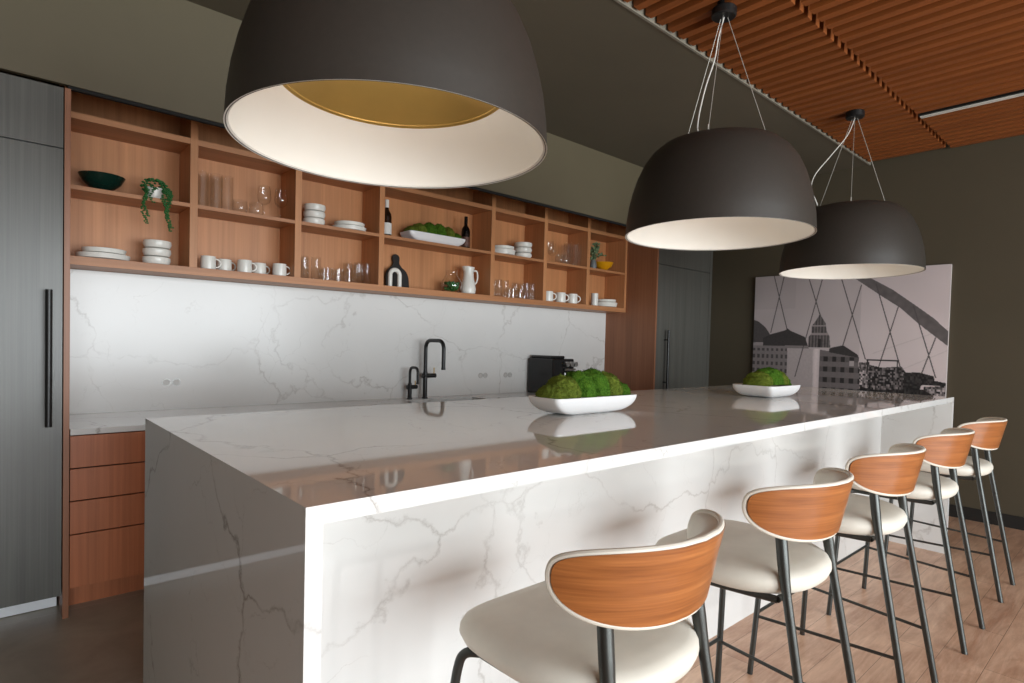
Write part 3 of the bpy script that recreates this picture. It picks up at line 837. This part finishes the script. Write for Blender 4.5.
# bay 3
stack_bowls(1.695, 4.0, Z2, 3, 'bowl stack in the upper third niche', 'bowls in the upper third niche')
stack_plates(1.965, YM, Z2, [('pl', 1.0), ('ps', 1.05)], 'plate stack in the upper third niche', 'plates in the upper third niche')
def cluster(key, mk, pts, z, label, group):
    for x, y in pts: use(key, mk, (x, y, z), label, group)
cluster('mid', mk_mid, ((1.612, 3.965), (1.665, 4.075), (1.700, 3.965), (1.985, 4.065), (2.02, 3.965), (2.055, 4.07), (2.088, 3.97), (2.112, 4.095)), Z1, 'clear straight water glass in the lower third niche', 'water glasses in the third niche')
cluster('low', mk_low, ((1.778, 3.965), (1.80, 4.07), (1.862, 3.965), (1.90, 4.07), (1.942, 3.965)), Z1, 'short clear rocks glass in the lower third niche', 'rocks glasses in the third niche')
# bay 4
def bottle(x, y, z, glass, cap, lab, label, capname, Hs=1.0):
    t = thing('wine_bottle', label, 'bottle', (x, y, z), 0, 'wine bottles in the fourth niche')
    MB().lathe([(0, .008), (.02, .004), (.034, 0), (.0375, .006), (.0375, .165*Hs), (.034, .188*Hs), (.022, .208*Hs), (.0145, .225*Hs), (.0135, .285*Hs), (.015, .287*Hs), (.015, .296*Hs), (0, .296*Hs)], 36).build('bottle_body', glass, t, smooth=True)
    MB().lathe([(.0382, .028), (.0382, .115*Hs), (.0376, .115*Hs), (.0376, .028)], 36, close=True).build('label', lab, t, smooth=True)
    MB().lathe([(.0150, .236*Hs), (.0152, .297*Hs), (0, .2985*Hs), (0, .297*Hs), (.0142, .296*Hs), (.0142, .236*Hs)], 28).build(capname, cap, t, smooth=True)
bottle(2.275, 4.02, Z2, M['bottlebrown'], M['capsule'], M['label'], 'brown wine bottle with white cap and white label left of moss dish', 'capsule', .98)
bottle(3.03, 4.02, Z2, M['bottleblack'], M['bottleblack'], M['label2'], 'black wine bottle with dark reddish label right of the moss dish', 'capsule', .96)
# paddle board leaning back
t = thing('serving_board', 'black paddle-shaped serving board leaning at the niche back behind the white arch', 'serving board', (2.425, 4.085, Z1))
t.rotation_euler = (math.radians(-9), 0, 0)
prof = [(-.103, .0), (.103, .0)]+[(.103, .07)]+[(.103*math.cos(a), .09+.098*math.sin(a)) for a in [math.radians(q) for q in (5, 20, 35, 50, 62)]]+[(.033, .196), (.026, .21), (.028, .228)]+[(.033*math.cos(a), .252+.033*math.sin(a)) for a in [math.radians(q) for q in (-20, 15, 50, 90, 130, 165, 200)]]+[(-.028, .228), (-.026, .21), (-.033, .196)]+[(.103*math.cos(a), .09+.098*math.sin(a)) for a in [math.radians(q) for q in (118, 130, 145, 160, 175)]]+[(-.103, .07)]
MB().prism(prof, 0, .016, 'y').build('board', M['board'], t)
t = thing('arch_ornament', 'white stone arch ornament standing in front of black serving board', 'ornament', (2.335, 3.985, Z1))
path = [(-.041, 0, .0)]+[(.041*math.cos(math.radians(a)), 0, .095+.041*math.sin(math.radians(a))) for a in range(180, -1, -12)]+[(.041, 0, .0)]
MB().tube(path, .017, 20).build('arch', M['ceramic'], t, smooth=True)
t = thing('terrarium', 'round glass jar with green succulents inside, left of the white pitcher', 'terrarium', (2.88, 4.0, Z1))
prof = [(0, 0), (.05, 0), (.075, .018), (.088, .055), (.085, .09), (.062, .13), (.046, .155), (.046, .175), (.052, .185), (.050, .186), (.043, .176), (.043, .155), (.059, .13), (.082, .09), (.085, .055), (.073, .021), (.05, .004), (0, .004)]
MB().lathe(prof, 40).build('jar', M['glass'], t, smooth=True)
g = MB()
for i in range(70):
    a = random.uniform(0, 2*PI); r = .058*math.sqrt(random.random()); z = .03+random.uniform(0, .055)
    g.ico((r*math.cos(a), r*math.sin(a), z), .011, 1, (1, 1, 1.5))
g.build('succulents', M['leaf'], t)
g = MB()
for i in range(12):
    a = random.uniform(0, 2*PI); r = .045*math.sqrt(random.random())+.012
    g.ico((r*math.cos(a), r*math.sin(a), .06+random.uniform(0, .02)), .013, 1)
g.build('white_pebbles', M['ceramic'], t)
t = thing('pitcher', 'white ceramic pitcher with loop handle on the lower shelf', 'pitcher', (3.055, 4.0, Z1))
p = MB().lathe([(0, 0), (.045, 0), (.06, .012), (.066, .045), (.058, .09), (.045, .15), (.043, .19), (.052, .232), (.049, .232), (.040, .19), (.042, .15), (.055, .09), (.062, .045), (.056, .016), (0, .008)], 40)
for v in p.bm.verts:
    if v.co.z > .2 and v.co.x < -.02: v.co.x -= .35*(v.co.z-.2); v.co.z += .12*(v.co.z-.2)
p.build('pitcher_body', M['ceramic'], t, smooth=True)
MB().tube(bez([(.045, 0, .205), (.092, 0, .21), (.100, 0, .15), (.085, 0, .105), (.055, 0, .085)], 6, .04), .0075, 12).build('handle', M['ceramic'], t, smooth=True)
# bay 5
stack_plates(3.43, YM, Z2, [('pl', 1.0), ('pl', 1.0), ('ps', 1.05)], 'plate stack in the upper fifth niche', 'plates in the upper fifth niche')
stack_bowls(3.675, 4.0, Z2, 3, 'bowl stack in the upper fifth niche', 'bowls in the upper fifth niche', 1.12)
cluster('mid', mk_mid, ((3.36, 3.965), (3.40, 4.07), (3.44, 3.965), (3.655, 4.07), (3.70, 3.97), (3.735, 4.07), (3.77, 3.965), (3.795, 4.07)), Z1, 'clear straight water glass in the lower fifth niche', 'water glasses in the fifth niche')
cluster('low', mk_low, ((3.525, 3.965), (3.57, 4.07), (3.615, 3.965)), Z1, 'short clear rocks glass in the lower fifth niche', 'rocks glasses in the fifth niche')
# bay 6
cluster('tall', mk_tall, ((4.275, 4.0), (4.315, 4.085), (4.355, 3.98), (4.385, 4.08), (4.398, 3.97)), Z2, 'tall clear highball glass in the upper sixth niche', 'tall glasses in the sixth niche')
for x, y, nm in ((4.045, 4.02, 'left'), (4.15, 4.09, 'right')): use('wine', mk_wine, (x, y, Z2), '%s of two stemmed wine glasses in the upper sixth niche' % nm, 'stemmed wine glasses in the sixth niche')
cluster('tumb', mk_tumbler, ((4.10, 3.935), (4.20, 3.96)), Z2, 'round clear tumbler in the upper sixth niche', 'round tumblers in the sixth niche')
for i, (x, nm) in enumerate(((4.0, 'first'), (4.175, 'second'), (4.345, 'last'))):
    use('mug', mk_mug, (x, 3.985, Z1), '%s white mug from the left in the lower sixth niche' % nm, 'mugs in the sixth niche', -.55, (1.2, 1.25, 1.2))
# bay 7
o = lathed('bowl', [(0, 0), (.032, 0), (.032, .01), (.045, .018), (.085, .05), (.106, .09), (.103, .091), (.082, .055), (.045, .025), (0, .018)], M['yellow'], 'bowl', 48)
place(o, False, (4.815, 3.99, Z2), 0, 'yellow footed bowl in the upper right niche of the shelves')
t = thing('potted_plant', 'small pale green leafy plant in grey vase beside yellow bowl', 'plant', (4.655, 3.99, Z2))
MB().lathe([(0, 0), (.028, 0), (.036, .03), (.03, .08), (.022, .1), (.02, .1), (.028, .08), (.033, .03), (.025, .006), (0, .006)], 28).build('vase', plain('grey_vase', lin(120, 124, 124), .4), t, smooth=True)
def leafblob(mb, c, d, l, w):
    d = Vector(d).normalized(); s = d.orthogonal().normalized(); s = Matrix.Rotation(random.uniform(0, 6.28), 3, d) @ s; u = d.cross(s)
    c = Vector(c); P_ = [c, c+d*l*.35+s*w, c+d*l*.75+s*w*.8, c+d*l, c+d*l*.75-s*w*.8, c+d*l*.35-s*w, c+d*l*.5+u*w*.35]
    V = [mb.bm.verts.new(p) for p in P_]
    for i in range(6): mb.bm.faces.new((V[i], V[(i+1) % 6], V[6]))
lv = MB(); st = MB()
for i in range(9):
    a = i*2.4; tx = .07*math.cos(a)*random.uniform(.4, 1.2); ty = .05*math.sin(a); tz = .16+random.uniform(.02, .10)
    if i == 8: tx, ty, tz = .15, -.01, .16
    P0 = Vector((0, 0, .085)); P1 = Vector((tx, ty, tz))
    pts = [P0.lerp(P1, q)+Vector((0, 0, .03*math.sin(q*PI))) for q in (0, .25, .5, .75, 1)]
    st.tube(pts, .0015, 5)
    for q in range(1, 9):
        p = P0.lerp(P1, q/8)+Vector((0, 0, .03*math.sin(q/8*PI)))
        for k in range(3):
            leafblob(lv, p, (random.uniform(-1, 1), random.uniform(-1, 1), random.uniform(-.2, 1)), .034, .011)
lv.build('leaves', M['leaf2'], t); st.build('stems', M['leaf2'], t)
t = thing('ceramic_cup', 'tall white ceramic cup standing left of plates, lower right niche', 'cup', (4.645, 3.95, Z1))
MB().lathe([(0, 0), (.03, 0), (.036, .006), (.037, .128), (.034, .129), (.033, .010), (0, .008)], 32).build('cup', M['ceramic'], t, smooth=True)
stack_plates(4.89, YM, Z1, [('pl', 1.05), ('pl', 1.05), ('ps', 1.1)], 'plate stack in the lower right niche', 'plates in the lower right niche')
# trailing plant on the first upper shelf
t = thing('trailing_plant', 'trailing green plant in white pot hanging over the upper left shelf', 'plant', (.722, 3.955, Z2))
MB().lathe([(0, 0), (.034, 0), (.044, .02), (.048, .065), (.045, .066), (.040, .02), (0, .01)], 32).build('pot', M['ceramic'], t, smooth=True)
lv = MB()
for i in range(260):
    a = random.uniform(0, 2*PI); el = random.uniform(-.2, 1)
    r = .072*random.uniform(.75, 1.05)
    if -1.3 > a-2*PI or (a > 3.9 and a < 5.3 and el < .55): 
        if random.random() < .75: continue
    lv.ico((r*math.cos(a)*math.cos(el*1.3), .75*r*math.sin(a)*math.cos(el*1.3), .058+.06*math.sin(el*1.4)), .0085, 1, (1, 1, .8))
for (x0, dy, ln) in ((-.066, -.075, .16), (-.058, -.08, .12), (.050, -.085, .19), (.058, -.08, .17), (.043, -.08, .12), (.03, -.078, .05), (-.03, -.078, .04)):
    n = int(ln/.0075)+6
    for k in range(n):
        s = k/n
        z = .07-(ln+.07)*max(0, (s-.12)/.88); y = dy*min(1, s*3.2)
        for q in range(2): lv.ico((x0+.012*math.sin(s*7)+random.uniform(-.007, .007)+.012*s, y-.004+random.uniform(-.005, .005), z), .0066, 1, (1, 1, .8))
lv.build('foliage', M['leaf'], t)

# ------------------------------------------------------------------ faucets
def faucet(x, y, h, reach, r, bw, label, cat='faucet', br=.026, bz=.165, bl=.11, lev=.065, cr=.055):
    t = thing('faucet', label, cat, (x, y, .9145), 0, 'black faucets at the sink')
    MB().lathe([(0, 0), (br, 0), (br, .006), (bw, .010), (bw, bz+.03), (r, bz+.034), (0, bz+.034)], 32).build('base', M['black'], t, smooth=True)
    pts = bez([(0, 0, bz+.02), (0, 0, h), (0, -reach, h), (0, -reach, h-.46*h)], 10, cr)
    MB().tube(pts, r, 18).tube([(0, -reach, h-.46*h+.004), (0, -reach, h-.46*h-.012)], r*1.12, 18).build('spout', M['black'], t, smooth=True)
    hd = MB().tube([(-bw*1.5, 0, bz), (bl, 0, bz)], bw*1.02, 20).build('handle_body', M['black'], t, smooth=True)
    MB().tube([(bl-.014, 0, bz+bw*.6), (bl-.014, 0, bz+lev)], .0045, 10).build('lever', M['gold'], hd, smooth=True)['label'] = 'brass coloured lever'
faucet(2.69, 4.075, .475, .255, .0155, .0185, 'tall black square-arched kitchen faucet at the sink', cr=.075, bz=.185, bl=.10)
faucet(2.545, 4.075, .255, .115, .011, .0165, 'short black filtered-water faucet left of the tall one', br=.022, bz=.095, bl=.065, lev=.05, cr=.045)

# ------------------------------------------------------------------ coffee machine
t = thing('coffee_machine', 'black coffee machine with chrome details on the back counter', 'coffee machine', (3.90, 3.93, .9145))
b_ = MB().box(0, .14, -.14, .20, .0, .335, .012, 3); b_.box(.02, .20, -.10, .18, .335, .362, .01, 3)
b_.build('body', M['plastic'], t)
MB().box(.14, .30, -.13, .17, .20, .335, .014, 3).build('brew_head', M['plastic'], t)
MB().box(.141, .34, -.12, .16, 0, .035, .006, 2).build('drip_tray', M['black'], t)
MB().box(.16, .32, -.10, .14, .0355, .039).build('grate', M['steel'], t)
for xx in (.165, .225, .28): MB().tube([(xx, -.13, .285), (xx, -.175, .285)], .024, 20).build('gauge_knob', M['steel'], t, smooth=True)['label'] = 'shiny chrome knob'
MB().tube([(.15, -.15, .235), (.29, -.15, .235)], .010, 14).build('front_rail', M['steel'], t, smooth=True)
MB().tube([(.22, -.08, .20), (.22, -.08, .14)], .016, 14).build('spout', M['steel'], t, smooth=True)
MB().box(.301, .35, -.06, .14, .10, .30, .01, 3).build('water_tank', M['black'], t)

# ------------------------------------------------------------------ light
S.world = bpy.data.worlds.new('world'); S.world.use_nodes = True
bg = S.world.node_tree.nodes['Background']; bg.inputs[0].default_value = (.75, .87, 1, 1); bg.inputs[1].default_value = .6
def area(name, loc, sx, sy, rot, power, col):
    l = bpy.data.lights.new(name, 'AREA'); l.shape = 'RECTANGLE'; l.size = sx; l.size_y = sy; l.energy = power; l.color = col
    o = bpy.data.objects.new(name, l); link(o); o.location = loc; o.rotation_euler = rot; return o
WP = [218, 232, 232]
for i, (a, b2) in enumerate(WIN):
    area('window_daylight', ((a+b2)/2, YW-.22, (WZ0+WZ1)/2), b2-a, WZ1-WZ0, (PI/2, 0, 0), WP[i], (.91, .97, 1))

# ------------------------------------------------------------------ camera
yaw, pitch, roll, f, cy, h = 0.8413, -0.0274, 0.0256, 587.8279, 359.5355, 1.3824
F0 = Vector((math.cos(yaw), math.sin(yaw), 0)); R0 = Vector((math.sin(yaw), -math.cos(yaw), 0)); U0 = Vector((0, 0, 1))
F = F0*math.cos(pitch)+U0*math.sin(pitch); U = U0*math.cos(pitch)-F0*math.sin(pitch)
R = R0*math.cos(roll)+U*math.sin(roll); U = U*math.cos(roll)-R0*math.sin(roll)
cam = bpy.data.cameras.new('camera'); co = bpy.data.objects.new('camera', cam); link(co)
m = Matrix((R, U, -F)).transposed().to_4x4(); m.translation = Vector((0, 0, h)); co.matrix_world = m
cam.sensor_fit = 'HORIZONTAL'; cam.sensor_width = 36; cam.lens = f/1024*36; cam.shift_y = (cy-341.5)/1024
cam.clip_start = .02
S.camera = co
S.view_settings.view_transform = 'Standard'; S.view_settings.look = 'None'; S.view_settings.gamma = 1; S.view_settings.use_curve_mapping = False
S.view_settings.exposure = -.04
S.cycles.use_denoising = True
S.cycles.max_bounces = 12; S.cycles.diffuse_bounces = 5; S.cycles.glossy_bounces = 5; S.cycles.transmission_bounces = 10; S.cycles.transparent_max_bounces = 40
S.cycles.sample_clamp_indirect = 6
